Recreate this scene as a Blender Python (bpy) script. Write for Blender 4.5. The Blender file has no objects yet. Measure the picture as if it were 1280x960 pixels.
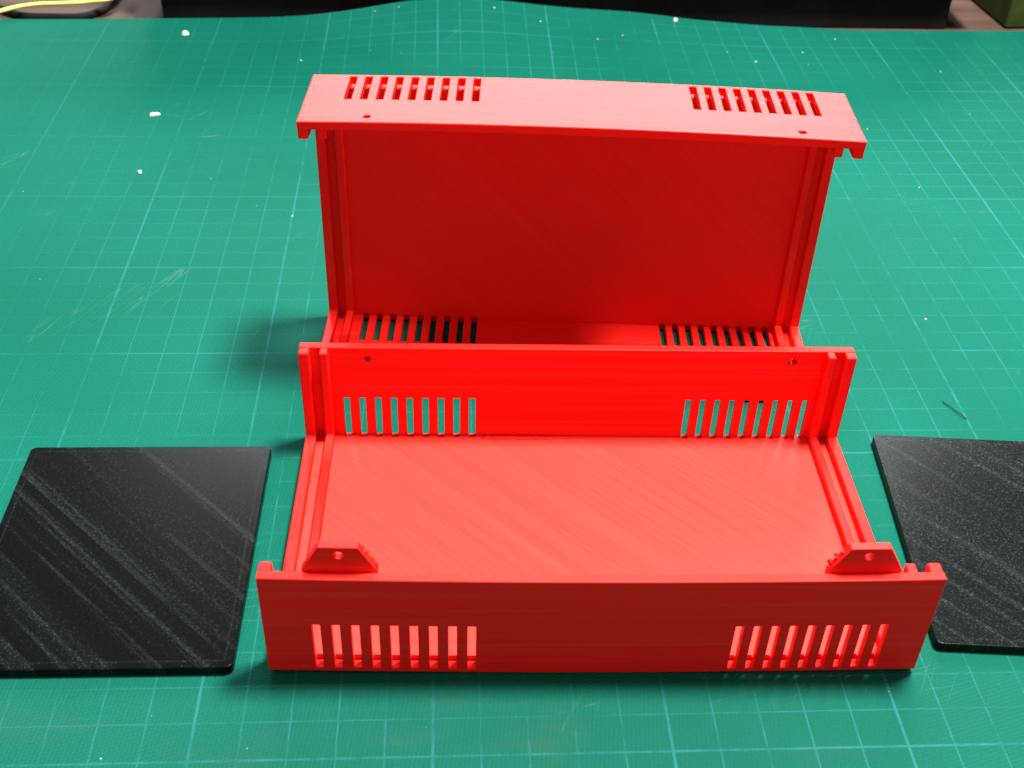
import bpy, bmesh, math, random
from mathutils import Matrix, Vector

CM = 0.01                       # everything below is laid out in centimetres
scene = bpy.context.scene
col = scene.collection

# ------------------------------------------------------------------ camera
cam_data = bpy.data.cameras.new("camera")
cam = bpy.data.objects.new("camera", cam_data)
col.objects.link(cam)
R = Vector((0.9985264, -0.04575695, 0.0291775))
U = Vector((0.00532924, 0.61773473, 0.78636849))
F = Vector((0.05400578, 0.7850542, -0.61706829))
cam.matrix_world = Matrix((
    (R.x, U.x, -F.x, 0.335 * CM),
    (R.y, U.y, -F.y, -14.732 * CM),
    (R.z, U.z, -F.z, 21.331 * CM),
    (0, 0, 0, 1)))
cam_data.sensor_fit = 'HORIZONTAL'
cam_data.sensor_width = 36
cam_data.lens = 1499.1 / 1280 * 36
cam_data.clip_start = 0.01
cam_data.clip_end = 50
cam_data.dof.use_dof = True
cam_data.dof.focus_distance = 0.31
cam_data.dof.aperture_fstop = 40
scene.camera = cam

# ------------------------------------------------------------------ world and lamps
world = bpy.data.worlds.new("World")
scene.world = world
world.use_nodes = True
world.node_tree.nodes["Background"].inputs[0].default_value = (1.0, 0.82, 0.74, 1)
world.node_tree.nodes["Background"].inputs[1].default_value = 0.60


def area(name, loc, target, sx, sy, power, color):
    d = bpy.data.lights.new(name, 'AREA')
    d.shape = 'RECTANGLE'
    d.size, d.size_y = sx * CM, sy * CM
    d.energy = power
    d.color = color
    o = bpy.data.objects.new(name, d)
    col.objects.link(o)
    o.location = Vector(loc) * CM
    o.rotation_euler = (Vector(target) - Vector(loc)).to_track_quat('-Z', 'Y').to_euler()
    return o


area("ceiling_lamp", (24, 17, 86), (4, 10, 0), 16, 15, 31.5, (1.0, 0.95, 0.88))
area("back_sheen_light", (17, 124, 66), (4, 12, 3), 104, 44, 36.0, (0.93, 0.97, 1.0))  # unseen source added behind for the sheen on the upright shell's top

vs = scene.view_settings
vs.view_transform = 'Standard'
vs.look = 'None'
vs.exposure = 0.0
vs.gamma = 1.0
vs.use_curve_mapping = False

# ------------------------------------------------------------------ node helpers


class NT:
    def __init__(self, name):
        self.m = bpy.data.materials.new(name)
        self.m.use_nodes = True
        self.t = self.m.node_tree
        self.b = self.t.nodes["Principled BSDF"]
        self.tc = self.t.nodes.new('ShaderNodeTexCoord').outputs['Object']

    def put(self, sock, val):
        if isinstance(val, bpy.types.NodeSocket):
            self.t.links.new(val, sock)
        else:
            sock.default_value = val

    def math(self, op, a, b=0.0, c=0.0, clamp=False):
        n = self.t.nodes.new('ShaderNodeMath')
        n.operation = op
        n.use_clamp = clamp
        for s, v in zip(n.inputs, (a, b, c)):
            self.put(s, v)
        return n.outputs[0]

    def mapping(self, scale=(1, 1, 1), rot=(0, 0, 0), loc=(0, 0, 0), vec=None):
        if any(rot) and tuple(scale) != (1, 1, 1):      # turn first, then stretch
            vec = self.mapping(rot=rot, vec=vec)
            rot = (0, 0, 0)
        n = self.t.nodes.new('ShaderNodeMapping')
        n.inputs['Scale'].default_value = scale
        n.inputs['Rotation'].default_value = rot
        n.inputs['Location'].default_value = loc
        self.t.links.new(vec or self.tc, n.inputs['Vector'])
        return n.outputs[0]

    def noise(self, vec, scale, detail=3, rough=0.5):
        n = self.t.nodes.new('ShaderNodeTexNoise')
        n.inputs['Scale'].default_value = scale
        n.inputs['Detail'].default_value = detail
        n.inputs['Roughness'].default_value = rough
        self.t.links.new(vec, n.inputs['Vector'])
        return n.outputs[0]

    def ramp(self, v, a, b):            # smooth step a..b -> 0..1
        n = self.t.nodes.new('ShaderNodeMapRange')
        n.interpolation_type = 'SMOOTHSTEP'
        self.put(n.inputs[0], v)
        n.inputs[1].default_value = a
        n.inputs[2].default_value = b
        return n.outputs[0]

    def mix(self, f, a, b):
        n = self.t.nodes.new('ShaderNodeMix')
        n.data_type = 'RGBA'
        self.put(n.inputs[0], f)
        self.put(n.inputs[6], a)
        self.put(n.inputs[7], b)
        return n.outputs[2]

    def xyz(self, vec=None):
        n = self.t.nodes.new('ShaderNodeSeparateXYZ')
        self.t.links.new(vec or self.tc, n.inputs[0])
        return n.outputs

    def bump(self, h, strength, dist):
        n = self.t.nodes.new('ShaderNodeBump')
        n.inputs['Strength'].default_value = strength
        n.inputs['Distance'].default_value = dist
        self.put(n.inputs['Height'], h)
        self.t.links.new(n.outputs[0], self.b.inputs['Normal'])

    def set(self, **kw):
        names = dict(color='Base Color', rough='Roughness', spec='Specular IOR Level',
                     metal='Metallic', sss='Subsurface Weight')
        for k, v in kw.items():
            self.put(self.b.inputs[names[k]], v)


def simple(name, color, rough, nscale=60, var=0.25):
    t = NT(name)
    n = t.noise(t.tc, nscale, 5)
    c2 = tuple(min(1, c * (1 + var)) for c in color) + (1,)
    c1 = tuple(c * (1 - var) for c in color) + (1,)
    t.set(color=t.mix(t.ramp(n, .35, .65), c1, c2), rough=rough, spec=.12)
    t.bump(n, .15, .0006)
    return t.m


RED = (0.70, 0.0085, 0.0055, 1)
RED2 = (0.74, 0.0115, 0.0075, 1)
RED3 = (0.70, 0.062, 0.048, 1)


def red_plastic(name, raster, streak=1.0, lit_pale=0.0):
    t = NT(name)
    big = t.noise(t.tc, 26, 3)
    if raster:      # 45 degree raster of the printed flat faces
        v = t.mapping(rot=(0, 0, math.radians(-45)))
        line = t.math('SINE', t.math('MULTIPLY', t.xyz(v)[0], 2 * math.pi / 0.00047))
        band = t.noise(t.mapping((240, 5, 5), (0, 0, math.radians(-45))), 1.0, 2)
        cross = t.noise(t.mapping((520, 9, 9), (0, 0, math.radians(-45))), 1.0, 2)
        h = t.math('ADD', t.math('MULTIPLY', line, .16), t.math('ADD', t.math('MULTIPLY', band, .8), t.math('MULTIPLY', cross, .8)))
        rough = t.math('ADD', .42, t.math('MULTIPLY', band, .16))
        t.bump(h, .22, .00018)
        swath = t.noise(t.mapping((95, 4, 4), (0, 0, math.radians(-45)), (2, 1, 0)), 1.0, 2)
        dust = t.ramp(t.noise(t.tc, 1300, 2, .6), .70, .78)
        fine = t.noise(t.mapping((1100, 12, 12), (0, 0, math.radians(-45))), 1.0, 2)
        pale = t.math('ADD', t.math('MULTIPLY', t.ramp(cross, .35, .75), .16 * streak), t.math('MULTIPLY', t.ramp(swath, .4, .65), .10 * streak))
        pale = t.math('ADD', t.math('ADD', pale, lit_pale), t.math('MULTIPLY', t.ramp(fine, .35, .65), .22 * streak))
        pale = t.math('MAXIMUM', pale, t.math('MULTIPLY', dust, .8))
    else:           # horizontal layers of the printed walls
        lay = t.noise(t.mapping((14, 300, 3200)), 1.0, 2)
        lay2 = t.noise(t.mapping((9, 60, 900)), 1.0, 2)
        h = t.math('ADD', lay, t.math('MULTIPLY', lay2, .8))
        rough = t.math('ADD', .38, t.math('MULTIPLY', lay2, .16))
        t.bump(h, .30, .00018)
        dust = t.ramp(t.noise(t.tc, 1100, 2, .6), .72, .80)
        pale = t.math('MAXIMUM', t.math('MULTIPLY', t.ramp(lay2, .45, .75), .25), t.math('MULTIPLY', dust, .7))
    t.set(color=t.mix(pale, t.mix(big, RED, RED2), RED3), rough=rough, spec=.11)
    return t.m


M_FLOOR = red_plastic("printed_red_raster", True, .50, .38)  # lying floor: its brightly lit paleness is painted into the colour
M_PANEL = red_plastic("printed_red_raster_smooth", True, .35, .0)
M_WALL = red_plastic("printed_red_layers", False)


def black_plastic(name, seed, painted_sheen):
    t = NT(name)
    rot = (0, 0, math.radians(-45))
    loc = (seed, seed * .7, 0)
    line = t.math('SINE', t.math('MULTIPLY', t.xyz(t.mapping(rot=rot))[0], 2 * math.pi / 0.00052))
    band = t.noise(t.mapping((230, 3.0, 5), rot, loc), 1.0, 2, .55)
    bandm = t.math('ADD', t.ramp(band, .55, .70), t.math('MULTIPLY', t.ramp(t.noise(t.mapping((60, 2, 5), rot, loc), 1.0, 1), .45, .7), .25))
    # the nozzle's passes: roughly regular scuffed streaks, never quite alike
    wob = t.noise(t.mapping((90, 2.2, 5), rot, loc), 1.0, 3, .6)
    ph = t.math('ADD', t.math('MULTIPLY', t.xyz(t.mapping(rot=rot))[0], 2 * math.pi / .0066), t.math('MULTIPLY', wob, 9.0))
    amp = t.ramp(t.noise(t.mapping((120, 14, 5), rot, (seed + 3, 2, 0)), 1.0, 3, .6), .36, .66)
    reg = t.math('MULTIPLY', t.ramp(t.math('SINE', ph), .62, 1.0), amp)
    bandm = t.math('MAXIMUM', bandm, t.math('MULTIPLY', reg, .85))
    # outer perimeter pass just inside the edge
    px, py, pz = t.xyz()
    dx = t.math('SUBTRACT', .03122, t.math('ABSOLUTE', px))
    dy = t.math('SUBTRACT', .03651, t.math('ABSOLUTE', t.math('SUBTRACT', py, .03651)))
    ed = t.math('ABSOLUTE', t.math('SUBTRACT', t.math('MINIMUM', dx, dy), .0019))
    peri = t.math('SUBTRACT', 1.0, t.ramp(ed, .00008, .0003))
    bandm = t.math('MAXIMUM', bandm, t.math('MULTIPLY', peri, .6))
    back = t.noise(t.mapping((5, 420, 5), rot, loc), 1.0, 1)
    thin = t.math('MULTIPLY', t.ramp(back, .70, .78), .6)
    speck = t.noise(t.mapping((2300, 1700, 1700), rot, loc), 1.0, 2, .7)
    sm = t.ramp(speck, .50, .72)
    wear_sheen = t.math('MULTIPLY', t.math('ADD', .15, t.math('MULTIPLY', sm, .85)), t.math('ADD', t.math('MULTIPLY', t.math('MAXIMUM', bandm, thin), 1.0), painted_sheen), clamp=True)  # scuffs, plus an even grey that paints the plate's sheen into its colour
    pit = t.ramp(t.noise(t.mapping(loc=loc), 900, 2, .6), .70, .80)
    wear_sheen = t.math('MAXIMUM', wear_sheen, t.math('MULTIPLY', pit, .6))
    t.set(color=t.mix(wear_sheen, (0.0008, 0.0016, 0.0015, 1), (0.028, 0.038, 0.037, 1)),
          rough=t.math('ADD', .22, t.math('MULTIPLY', sm, .08)), spec=.08)
    h = t.math('ADD', t.math('MULTIPLY', line, .4), t.math('ADD', speck, t.math('MULTIPLY', band, .6)))
    t.bump(h, .12, .00012)
    return t.m


GS = 0.93     # row pitch of the printed grid, cm


def mat_material():
    t = NT("cutting_mat_vinyl")
    x, y, z = t.xyz()
    gx = t.math('DIVIDE', x, CM)
    gy = t.math('DIVIDE', y, CM * GS)

    def lines(g, period, half):
        d = t.math('ABSOLUTE', t.math('SUBTRACT', t.math('FRACT', t.math('ADD', t.math('DIVIDE', g, period), .5)), .5))
        d = t.math('MULTIPLY', d, period)
        return t.math('SUBTRACT', 1.0, t.ramp(d, half * .55, half * 1.25))
    thin = t.math('MAXIMUM', t.math('MULTIPLY', lines(gx, 1, .019), 1.0), t.math('MULTIPLY', lines(gy, 1, .020), .75))
    bold = t.math('MAXIMUM', lines(gx, 5, .034), t.math('MULTIPLY', lines(gy, 5, .032), .85))
    wear1 = t.noise(t.tc, 17, 4, .6)
    wear2 = t.noise(t.mapping((1, 1, 1), loc=(3, 1, 0)), 160, 4, .7)
    keep = t.ramp(t.math('ADD', wear1, t.math('MULTIPLY', wear2, .7)), .66, 1.02)
    # most handled on the left, where the print has gone faint
    side = t.ramp(gx, -16, 2)
    keepx = t.math('MULTIPLY', keep, t.math('ADD', .35, t.math('MULTIPLY', side, .65)))
    ln = t.math('MAXIMUM', t.math('MULTIPLY', thin, t.math('MULTIPLY', keepx, .62)),
                t.math('MULTIPLY', bold, t.math('MULTIPLY', t.math('ADD', .05, t.math('MULTIPLY', keep, .7)), t.math('ADD', .5, t.math('MULTIPLY', side, .5)))))
    tone = t.noise(t.tc, 9, 4, .55)
    fine = t.noise(t.tc, 1400, 2, .6)
    base = t.mix(t.ramp(tone, .3, .7), (0.0018, 0.077, 0.052, 1), (0.0036, 0.094, 0.066, 1))
    base = t.mix(t.math('MULTIPLY', t.ramp(fine, .3, .7), .35), base, (0.0018, 0.060, 0.043, 1))
    # greyish rubbed patches toward the front edge
    rub = t.ramp(t.noise(t.mapping((1, 2.2, 1), loc=(.3, .1, 0)), 22, 5, .65), .54, .72)
    frontm = t.math('SUBTRACT', 1.0, t.ramp(gy, 0.6, 4.5))
    base = t.mix(t.math('MULTIPLY', t.math('MULTIPLY', t.math('ADD', .3, rub), frontm), .42), base, (0.020, 0.070, 0.056, 1))
    # scuffs and knife scratches
    sc = t.math('SUBTRACT', 1.0, t.ramp(t.math('ABSOLUTE', t.math('SUBTRACT', t.noise(t.mapping((9, .8, 1), (0, 0, .5)), 14, 2), .5)), .0, .006))
    sc2 = t.math('SUBTRACT', 1.0, t.ramp(t.math('ABSOLUTE', t.math('SUBTRACT', t.noise(t.mapping((.8, 10, 1), (0, 0, -.3), (5, 2, 0)), 14, 2), .5)), .0, .005))
    scm = t.math('MULTIPLY', t.math('MAXIMUM', sc, sc2), t.ramp(t.noise(t.mapping(loc=(1, 7, 0)), 28, 3), .58, .70))
    dots = t.math('MULTIPLY', t.ramp(t.noise(t.tc, 700, 2, .6), .74, .80), .5)
    base = t.mix(t.math('MAXIMUM', t.math('MULTIPLY', scm, .2), t.math('MULTIPLY', dots, .3)), base, (0.11, 0.20, 0.17, 1))
    t.set(color=t.mix(ln, base, (0.022, 0.145, 0.158, 1)), spec=.03,
          rough=t.math('ADD', .60, t.math('MULTIPLY', tone, .2)))
    # embossed diagonal dimple texture
    v = t.mapping(rot=(0, 0, math.radians(40)))
    e = t.xyz(v)
    emb = t.math('MULTIPLY', t.math('SINE', t.math('MULTIPLY', e[0], 2 * math.pi / .0011)),
                 t.math('SINE', t.math('MULTIPLY', e[1], 2 * math.pi / .0017)))
    h = t.math('ADD', t.math('MULTIPLY', emb, .5), t.math('MULTIPLY', fine, .9))
    t.bump(h, .55, .00018)
    return t.m


# ------------------------------------------------------------------ object helpers


def link_mesh(name, verts, faces, mat, parent=None, bevel=0.0, smooth=False, scale=CM, xf=None):
    me = bpy.data.meshes.new(name)
    vv = [Vector(v) for v in verts]
    if xf:
        vv = [xf(v) for v in vv]
    me.from_pydata([tuple(v * scale) for v in vv], [], faces)
    bm = bmesh.new()
    bm.from_mesh(me)
    bmesh.ops.remove_doubles(bm, verts=bm.verts, dist=1e-6)
    bmesh.ops.recalc_face_normals(bm, faces=bm.faces)
    bm.to_mesh(me)
    bm.free()
    me.materials.append(mat)
    o = bpy.data.objects.new(name, me)
    col.objects.link(o)
    if parent:
        o.parent = parent
    if smooth:
        for p in me.polygons:
            p.use_smooth = True
    if bevel:
        m = o.modifiers.new("edge", 'BEVEL')
        m.width = bevel * CM
        m.segments = 2
        m.limit_method = 'ANGLE'
        m.angle_limit = math.radians(35)
        m.use_clamp_overlap = True
        for p in me.polygons:
            p.use_smooth = True
        m.harden_normals = True
    return o


def tag(o, label, cat, group=None, kind=None):
    o["label"] = label
    o["category"] = cat
    if group:
        o["group"] = group
    if kind:
        o["kind"] = kind
    return o


def empty(name, loc, rot=(0, 0, 0)):
    o = bpy.data.objects.new(name, None)
    o.empty_display_size = .01
    col.objects.link(o)
    o.location = Vector(loc) * CM
    o.rotation_euler = rot
    return o


def slab(us, vs_, filled, w0, w1, holes, place):
    """Perforated plate: cells of the u x v grid, missing where filled() is false;
    holes = {(i, j): (cu, cv, r)} cut a round hole into a cell."""
    verts, faces, idx = [], [], {}

    def vid(u, v, w):
        k = (round(u, 5), round(v, 5), w)
        if k not in idx:
            idx[k] = len(verts)
            verts.append(place(u, v, w))
        return idx[k]
    nu, nv = len(us) - 1, len(vs_) - 1

    def on(i, j):
        return 0 <= i < nu and 0 <= j < nv and filled(i, j)
    for i in range(nu):
        for j in range(nv):
            if not on(i, j):
                continue
            a, b, c, d = us[i], us[i + 1], vs_[j], vs_[j + 1]
            cor = [(a, c), (b, c), (b, d), (a, d)]
            if (i, j) in holes:
                cu, cv, r = holes[(i, j)]
                n = 16
                ring = [(cu + r * math.cos(2 * math.pi * (k / n) - 3 * math.pi / 4),
                         cv + r * math.sin(2 * math.pi * (k / n) - 3 * math.pi / 4)) for k in range(n)]
                for w in (w0, w1):
                    for s in range(4):
                        arc = [ring[(s * 4 + k) % n] for k in range(5)]
                        faces.append([vid(*cor[s], w), vid(*cor[(s + 1) % 4], w)] + [vid(*p, w) for p in reversed(arc)])
                for k in range(n):
                    p, q = ring[k], ring[(k + 1) % n]
                    faces.append([vid(*p, w0), vid(*q, w0), vid(*q, w1), vid(*p, w1)])
            else:
                for w in (w0, w1):
                    faces.append([vid(*p, w) for p in cor])
            for (p, q, ii, jj) in ((cor[0], cor[1], i, j - 1), (cor[1], cor[2], i + 1, j),
                                   (cor[2], cor[3], i, j + 1), (cor[3], cor[0], i - 1, j)):
                if not on(ii, jj):
                    faces.append([vid(*p, w0), vid(*q, w0), vid(*q, w1), vid(*p, w1)])
    return verts, faces


# ------------------------------------------------------------------ the setting: bench top, mat
def bench():
    vs2 = [(-150, -60, -.32), (150, -60, -.32), (150, 160, -.32), (-150, 160, -.32),
           (-150, -60, -4), (150, -60, -4), (150, 160, -4), (-150, 160, -4)]
    fs = [(0, 1, 2, 3), (7, 6, 5, 4), (0, 4, 5, 1), (1, 5, 6, 2), (2, 6, 7, 3), (3, 7, 4, 0)]
    t = NT("bench_wood")
    g = t.noise(t.mapping((6, 60, 20)), 1.0, 5, .6)
    t.set(color=t.mix(t.ramp(g, .3, .7), (0.045, 0.027, 0.019, 1), (0.095, 0.06, 0.043, 1)), rough=.6, spec=.1)
    t.bump(g, .2, .0005)
    o = link_mesh("bench_top", vs2, fs, t.m)
    o["kind"] = "structure"
    o["label"] = "brown wooden bench top beyond the cutting mat"


def sstep(a, b, x):
    k = min(1, max(0, (x - a) / (b - a)))
    return k * k * (3 - 2 * k)


def mat_edge(x):                # far edge of the mat, cm
    pts = [(-40, 39.4), (-20, 39.55), (-8, 39.95), (2, 40.35), (8, 40.3), (13, 39.9), (16, 39.65), (20, 39.3), (45, 39.8)]
    for (a, ya), (b, yb) in zip(pts, pts[1:]):
        if a <= x <= b:
            return ya + (yb - ya) * sstep(a, b, x)
    return pts[0][1] if x < -40 else pts[-1][1]


def mat_height(x, y):
    e = mat_edge(x)
    k = sstep(e - 7.5, e, y)
    bump = math.exp(-((x - 1.0) / 5.2) ** 2) * .98 + math.exp(-((x - 9) / 4.0) ** 2) * .30
    roll = .07 * math.sin((y - e) * 1.05 + .4) * sstep(e - 10, e - 4, y)
    return bump * k + roll * math.exp(-((x - 2) / 12) ** 2)


def cutting_mat():
    xs = [-40 + 85 * i / 130 for i in range(131)]
    n = 90
    verts, faces = [], []
    for j in range(n + 1):
        f = j / n
        f = f if f < .5 else f
        for x in xs:
            e = mat_edge(x)
            y = -10 + (e + 10) * (1 - (1 - f) ** 1.6)
            verts.append((x, y, mat_height(x, y)))
    w = len(xs)
    for j in range(n):
        for i in range(w - 1):
            faces.append((j * w + i, j * w + i + 1, (j + 1) * w + i + 1, (j + 1) * w + i))
    me_o = link_mesh("cutting_mat", verts, faces, mat_material(), smooth=True)
    s = me_o.modifiers.new("thick", 'SOLIDIFY')
    s.thickness = .30 * CM
    s.offset = -1
    # normals must look up so that the thickness hangs below
    if me_o.data.polygons[0].normal.z < 0:
        me_o.data.flip_normals()
    tag(me_o, "green self-healing cutting mat with pale cyan grid lines covering the bench", "cutting mat")
    return me_o


bench()
cutting_mat()

# ------------------------------------------------------------------ red printed half shells
T = .23
SLOT_W = .18
RIB = .27


def make_shell(loc, rot, W, D, HF, HB, warp, label, seam=False):
    """Open tray: floor at z 0..T, front wall at y 0..T, rear wall at y D-T..D."""
    root = empty("enclosure_half", loc, rot)
    tag(root, label, "enclosure", "red printed enclosure halves")
    hw = W / 2
    left = [-hw + 1.11 + k * .4125 for k in range(9)]
    right = [hw - .98 - k * .391 for k in range(9)][::-1]
    slots = left + right
    hole_l, hole_r = -hw + 1.70, hw - 1.67
    xf = (lambda v: warp(v, hw, D)) if warp else None

    ze0, ze1 = .12, 1.50

    def us_for(extra):
        u = [-hw, hw] + [s - SLOT_W / 2 for s in slots] + [s + SLOT_W / 2 for s in slots]
        u += [-2.4, -1.6, -.8, 0, .8, 1.6, 2.4] + extra
        return sorted(set(round(x, 5) for x in u))

    def is_slot(u0, u1):
        m = (u0 + u1) / 2
        return any(abs(m - s) < SLOT_W / 2 - 1e-4 for s in slots)

    # walls
    for nm, y0, y1, H, has in (("front_wall", 0, T, HF, False), ("rear_wall", D - T, D, HB, True)):
        zs = [0, ze0, ze1, H]
        holes = {}
        if has:
            hz = H - .34
            zs = [0, ze0, ze1, hz - .16, hz + .16, H]
        us = us_for([])
        if has:         # a screw hole above the web between two slots on each side
            for hx in (hole_l, hole_r):
                k = min((k for k in range(17) if k != 8), key=lambda k: abs((slots[k] + slots[k + 1]) / 2 - hx))
                i = us.index(round(slots[k] + SLOT_W / 2, 5))
                holes[(i, 3)] = ((us[i] + us[i + 1]) / 2, hz, .085)
        vt, fc = slab(us, zs, lambda i, j: not (j == 1 and is_slot(us[i], us[i + 1])), y0, y1, holes,
                      lambda u, v, w: (u, w, v))
        link_mesh("side_wall", vt, fc, M_WALL, root, bevel=.028, xf=xf)

    # floor with the ends of the vent slots notched into both long edges
    us = us_for([])
    nt = .055
    ys = [T, T + nt, D / 2, D - T - nt, D - T]
    vt, fc = slab(us, ys, lambda i, j: not (j in (0, 3) and is_slot(us[i], us[i + 1])), 0, T, {},
                  lambda u, v, w: (u, v, w))
    link_mesh("floor_panel", vt, fc, M_FLOOR if seam else M_PANEL, root, bevel=.012, xf=xf)

    # end-plate guides: two U-shaped ribs at each end
    def rib(x0, x1):
        s = .02
        outer = [(T - s, HF - .006), (T - s, T - s), (D - T + s, T - s), (D - T + s, HB - .006)]
        inner = [(D - T - RIB, HB - .006), (D - T - RIB, T + RIB * .8), (T + RIB, T + RIB * .8), (T + RIB, HF - .006)]
        prof = outer + inner
        vt = [(x0, y, z) for y, z in prof] + [(x1, y, z) for y, z in prof]
        q = [(0, 1, 6, 7), (1, 2, 5, 6), (2, 3, 4, 5)]
        fc = [f for f in q] + [tuple(8 + k for k in f) for f in q]
        n = 8
        fc += [(k, (k + 1) % n, 8 + (k + 1) % n, 8 + k) for k in range(n)]
        link_mesh("guide_rib", vt, fc, M_WALL, root, bevel=.045, xf=xf)
    for s in (-1, 1):
        a = s * (hw - .004)
        b = s * (hw - .28)
        c = s * (hw - .53)
        d = s * (hw - .75)
        rib(min(a, b), max(a, b))
        rib(min(c, d), max(c, d))

    # screw tabs standing on the inside of the front wall
    for hx in (-hw + 1.68, hw - 1.66):
        z0, z1, z2 = HF - .95, HF, HF + .70
        y0, y1 = T, T + .20
        hz, r, n = HF + .46, .11, 16
        right_o = [(0, z2), (.41, z2), (.60, HF + .36), (.78, HF + .02), (.78, HF - .25), (.45, z0), (0, z0)]
        left_o = [(-x, z) for x, z in right_o]
        vt, fc = [], []

        def add(p, y):
            vt.append((hx + p[0], y, p[1]))
            return len(vt) - 1
        for sgn, out in ((1, right_o), (-1, left_o)):
            arc = [(sgn * r * math.sin(math.pi * k / 8), hz - r * math.cos(math.pi * k / 8)) for k in range(9)]
            loop = out + arc          # down the outside, then up round the hole
            f0 = [add(p, y0) for p in loop]
            f1 = [add(p, y1) for p in loop]
            fc.append(f0)
            fc.append(f1)
            m = len(loop)
            for k in range(m):
                k2 = (k + 1) % m
                if abs(loop[k][0]) < 1e-6 and abs(loop[k2][0]) < 1e-6:
                    continue
                fc.append([f0[k], f0[k2], f1[k2], f1[k]])
        tab = link_mesh("screw_tab", vt, fc, M_WALL, root, bevel=.022, xf=xf)
        # blobs of loose filament left on the inward slope of the tab
        r3 = random.Random(int(hx * 10) + 50)
        vt, fc = [], []
        sg = -1 if hx > 0 else 1
        for k in range(11):
            f = r3.random()
            c = (hx + sg * (.42 + .36 * f), y1 - r3.uniform(-.02, .10), HF + .68 - .62 * f)
            b = len(vt)
            q = r3.uniform(.025, .06)
            for d in ((1, 0, 0), (-1, 0, 0), (0, 1, 0), (0, -1, 0), (0, 0, 1), (0, 0, -1)):
                m = q * r3.uniform(.6, 1.4)
                vt.append((c[0] + d[0] * m, c[1] + d[1] * m, c[2] + d[2] * m))
            fc += [(b + i, b + j, b + k2) for i in (0, 1) for j in (2, 3) for k2 in (4, 5)]
        link_mesh("print_burr", vt, fc, M_WALL, tab, smooth=True, xf=xf)
    if seam:        # uneven bead of plastic left along the inner rear corner
        vt, fc, n = [], [], 6
        r2 = random.Random(3)
        xs = [-2.45 + 5.0 * k / 70 for k in range(71)]
        for k, x in enumerate(xs):
            r = r2.uniform(.035, .075) if x < -.6 else r2.uniform(.028, .036)
            dy = r2.uniform(-.02, .03) if x < -.6 else 0
            for a in range(n):
                t = 2 * math.pi * a / n
                vt.append((x, D - T - .075 - dy + r * 1.3 * math.cos(t), T - .005 + r * .7 * math.sin(t)))
        for k in range(70):
            fc += [(k * n + a, k * n + (a + 1) % n, (k + 1) * n + (a + 1) % n, (k + 1) * n + a) for a in range(n)]
        fc += [tuple(range(n)), tuple(range(70 * n, 71 * n))]
        link_mesh("seam_bead", vt, fc, M_WALL, root, smooth=True, xf=xf)
    return root


def warp_a(v, hw, D):
    k = (v.x / hw) ** 2
    return Vector((v.x, v.y, v.z + .11 * k * max(0, 1 - v.y / D)))


def warp_b(v, hw, D):
    k = (v.x / hw) ** 2
    return Vector((v.x, v.y - .113 * k * max(0, v.y / D), v.z))


make_shell((3.554, 2.033, .035), (0, 0, math.radians(-1.184)), 14.262, 7.972, 2.905, 3.131, warp_a,
           "red plastic half shell lying flat with its floor down, nearest the camera", True)
# standing on its long side: the tray turned a quarter about x, opening toward the camera
hb = 2.854
wb = math.radians(-3.791)
off = Matrix.Rotation(wb, 3, 'Z') @ Vector((0, hb, 0))
make_shell((3.721 + off.x, 12.549 + off.y, .005), (math.radians(90), 0, wb), 14.26, 7.979, hb, hb, warp_b,
           "red plastic half shell standing upright on its side behind the flat one")


# ------------------------------------------------------------------ black end plates
def plate(cx, y0, ang, label, seed, painted_sheen):
    PW, PD, th, r = 6.244, 7.302, .25, .16
    root_loc = (cx, y0, .004)
    pts = []
    for (sx, sy, a0) in ((1, 1, 0), (-1, 1, 90), (-1, -1, 180), (1, -1, 270)):
        for k in range(6):
            a = math.radians(a0 + 18 * k)
            pts.append((sx * (PW / 2 - r) + r * math.cos(a), PD / 2 + sy * (PD / 2 - r) + r * math.sin(a)))
    n = len(pts)
    vt = [(x, y, 0) for x, y in pts] + [(x, y, th) for x, y in pts]
    fc = [tuple(range(n)), tuple(range(n, 2 * n))] + [(k, (k + 1) % n, n + (k + 1) % n, n + k) for k in range(n)]
    o = link_mesh("end_plate", vt, fc, black_plastic("printed_black_%d" % seed, seed, painted_sheen), None, bevel=.035)
    o.location = Vector(root_loc) * CM
    o.rotation_euler = (0, 0, math.radians(ang))
    tag(o, label, "plate", "black printed end plates")


plate(-7.48, 2.2, -.343, "black plastic end plate with pale diagonal streaks, lying left of the red shells", 1, .03)
plate(14.475, 2.245, -4.684, "black plastic end plate lying right of the red shells, grey sheen painted in", 4, .42)


# ------------------------------------------------------------------ things beyond the mat
def box(name, p, size, mat, parent, bevel=.1):
    x, y, z = p
    a, b, c = size
    vt = [(x, y, z), (x + a, y, z), (x + a, y + b, z), (x, y + b, z), (x, y, z + c), (x + a, y, z + c), (x + a, y + b, z + c), (x, y + b, z + c)]
    fc = [(0, 3, 2, 1), (4, 5, 6, 7), (0, 1, 5, 4), (1, 2, 6, 5), (2, 3, 7, 6), (3, 0, 4, 7)]
    return link_mesh(name, vt, fc, mat, parent, bevel=bevel)


DARK_GREEN = simple("dark_green_enamel", (0.004, 0.016, 0.013), .55, 90)
BLACK_RUBBER = simple("black_rubber", (0.006, 0.006, 0.006), .7)
DARK_OLIVE = simple("olive_plastic", (0.03, 0.05, 0.012), .6)

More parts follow.
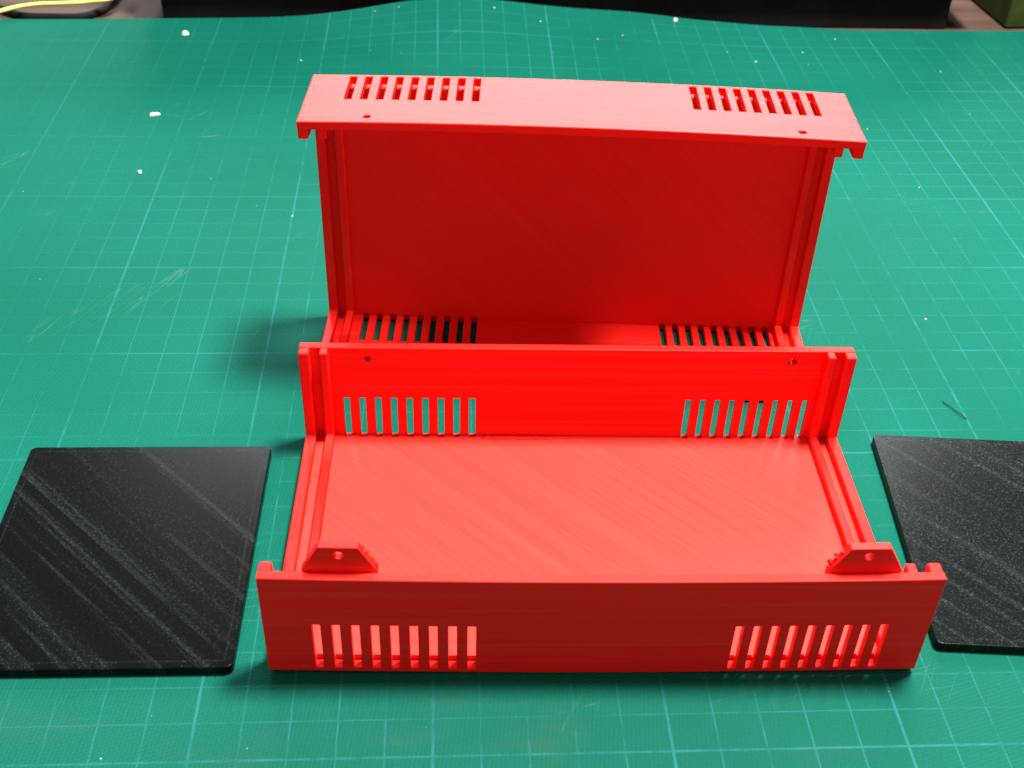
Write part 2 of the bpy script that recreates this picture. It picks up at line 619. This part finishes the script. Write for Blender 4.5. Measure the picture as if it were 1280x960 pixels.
eq = empty("equipment_case", (-13.4, 40.15, -.32), (0, 0, math.radians(-.3)))
tag(eq, "long dark green metal case behind the mat along the top edge", "case")
box("case_body", (0, .2, 1.75), (38.6, 14, 7.0), DARK_GREEN, eq, .12)
box("base_rim", (0, 0, 1.6), (38.9, 14.3, .5), DARK_GREEN, eq, .06)
box("shade_block", (.6, .35, .02), (37.2, 13.4, 1.6), BLACK_RUBBER, eq, .05)  # dark block added in place of the shade under the case
ob = empty("olive_box", (27.4, 40.4, -.32), (0, 0, math.radians(5)))
tag(ob, "dark olive green box at the far right corner behind the mat", "box")
box("box_body", (0, 0, 0), (12, 9, 5), DARK_OLIVE, ob, .15)
box("lid", (-.12, -.12, 5.02), (12.24, 9.24, .8), DARK_OLIVE, ob, .12)


def tube(name, pts, r, mat, label, cat, sub=10):
    """Round cable through control points (cm), Catmull-Rom smoothed."""
    P = [Vector(p) for p in pts]
    path = []
    for i in range(len(P) - 1):
        p0, p1, p2, p3 = P[max(0, i - 1)], P[i], P[i + 1], P[min(len(P) - 1, i + 2)]
        for k in range(sub):
            s = k / sub
            path.append(.5 * ((2 * p1) + (p2 - p0) * s + (2 * p0 - 5 * p1 + 4 * p2 - p3) * s * s + (3 * p1 - p0 - 3 * p2 + p3) * s ** 3))
    path.append(P[-1])
    vt, fc, n = [], [], 8
    for i, p in enumerate(path):
        d = (path[min(i + 1, len(path) - 1)] - path[max(i - 1, 0)]).normalized()
        a = d.cross(Vector((0, 0, 1)))
        if a.length < .05:
            a = d.cross(Vector((0, 1, 0)))
        a.normalize()
        b = a.cross(d)
        for k in range(n):
            t = 2 * math.pi * k / n
            vt.append(p + (a * math.cos(t) + b * math.sin(t)) * r)
    for i in range(len(path) - 1):
        for k in range(n):
            fc.append((i * n + k, i * n + (k + 1) % n, (i + 1) * n + (k + 1) % n, (i + 1) * n + k))
    fc.append(tuple(range(n)))
    fc.append(tuple(range(len(path) * n - n, len(path) * n)))
    o = link_mesh(name, vt, fc, mat, smooth=True)
    return tag(o, label, cat)


YELLOW = simple("yellow_wire_insulation", (0.62, 0.60, 0.16), .45, 200, .1)
tube("yellow_wire", [(-24, 37.2, .2), (-20.69, 38.77, 0.35), (-19.86, 39.57, 0.35), (-19.09, 40.05, 0.4), (-18.23, 40.24, 0.45), (-17.18, 40.37, 0.45), (-16.11, 40.47, 0.5), (-14.9, 40.9, 0.6), (-14.6, 43.5, 0.7)],
     .10, YELLOW, "thin yellow insulated wire at the far left behind the mat", "wire")
tube("dark_cable", [(-23.5, 44, -.13), (-21.36, 41.91, -.13), (-19.86, 40.75, -.13), (-19.07, 40.28, -.13), (-17.97, 40.2, -.13), (-16.53, 40.25, -.13), (-15.87, 40.87, -.13), (-15.54, 41.63, -.1), (-15.4, 44, .1)],
     .18, BLACK_RUBBER, "dark cable looping under the yellow wire on the bench", "cable")

# ------------------------------------------------------------------ scraps and dust on the mat
WHITE = simple("white_plastic_scrap", (0.60, 0.60, 0.54), .6, 300, .08)
FIBRE = simple("dark_fibre", (0.02, 0.02, 0.02), .7)
rng = random.Random(7)


def scrap(x, y, lx, ly, ang, label, group="white scraps on the mat"):
    h = .035 + .4 * min(lx, ly)
    base = mat_height(x, y)
    ring = []
    n = 7
    for k in range(n):
        a = 2 * math.pi * k / n
        ring.append((lx / 2 * math.cos(a) * rng.uniform(.75, 1.15), ly / 2 * math.sin(a) * rng.uniform(.75, 1.15)))
    vt = [(p, q, 0) for p, q in ring] + [(p * .75, q * .75, h * rng.uniform(.7, 1.1)) for p, q in ring]
    fc = [tuple(range(n)), tuple(range(n, 2 * n))] + [(k, (k + 1) % n, n + (k + 1) % n, n + k) for k in range(n)]
    o = link_mesh("scrap", vt, fc, WHITE)
    o.location = Vector((x, y, base + .003)) * CM
    o.rotation_euler = (0, 0, math.radians(ang))
    tag(o, label, "scrap", group)


scrap(-11.17, 29.74, .56, .17, 24, "largest white oblong scrap on the mat, left of the upright shell")
scrap(-10.81, 24.99, .19, .15, 0, "small round white crumb nearer the camera than the oblong scrap")
scrap(-11.33, 38.0, .32, .26, 10, "white chip near the far left edge of the mat")
scrap(11.12, 39.6, .22, .26, 0, "white crumb near the far edge behind the upright shell")

def specks():
    vt, fc = [], []
    spots = [(17.3, 28.9), (15.4, 15.6), (-5.9, 35.0), (13.0, 36.4), (16.5, 36.6), (18.4, 38.2), (2.6, 39.4), (-2.9, 39.6), (-4.6, 29.0),
             (-1.8, 39.7), (4.7, 38.6), (8.4, 37.7), (22.2, 34.6), (14.1, 35.4), (7.2, 37.2), (-5.0, 21.9), (17.9, 24.1)]
    spots += [(rng.uniform(-18, 24), rng.uniform(11, 39)) for _ in range(16)]
    spots += [(rng.uniform(-8, 12), rng.uniform(0, 1.8)) for _ in range(6)]
    for i, (x, y) in enumerate(spots):
        r = rng.uniform(.035, .065) if i < 17 else rng.uniform(.012, .028)
        z = mat_height(x, y) + .002
        b = len(vt)
        a0 = rng.uniform(0, 6)
        for k in range(5):
            a = a0 + 2 * math.pi * k / 5
            q = r * rng.uniform(.6, 1.2)
            vt.append((x + q * math.cos(a), y + q * math.sin(a), z))
        vt.append((x, y, z + r * .8))
        fc += [(b + k, b + (k + 1) % 5, b + 5) for k in range(5)] + [tuple(b + k for k in range(5))]
    o = link_mesh("dust_specks", vt, fc, simple("pale_dust", (0.30, 0.36, 0.32), .8, 300, .2))
    tag(o, "tiny pale dust specks scattered over the green mat", "dust", kind="stuff")


specks()
tube("dark_fibre", [(14.55, 11.45, .03), (14.68, 11.2, .05), (14.78, 11.02, .04), (14.86, 10.85, .06), (14.98, 10.66, .03)], .013, FIBRE,
     "short dark fibre on the mat just above the right black plate", "fibre", 5)
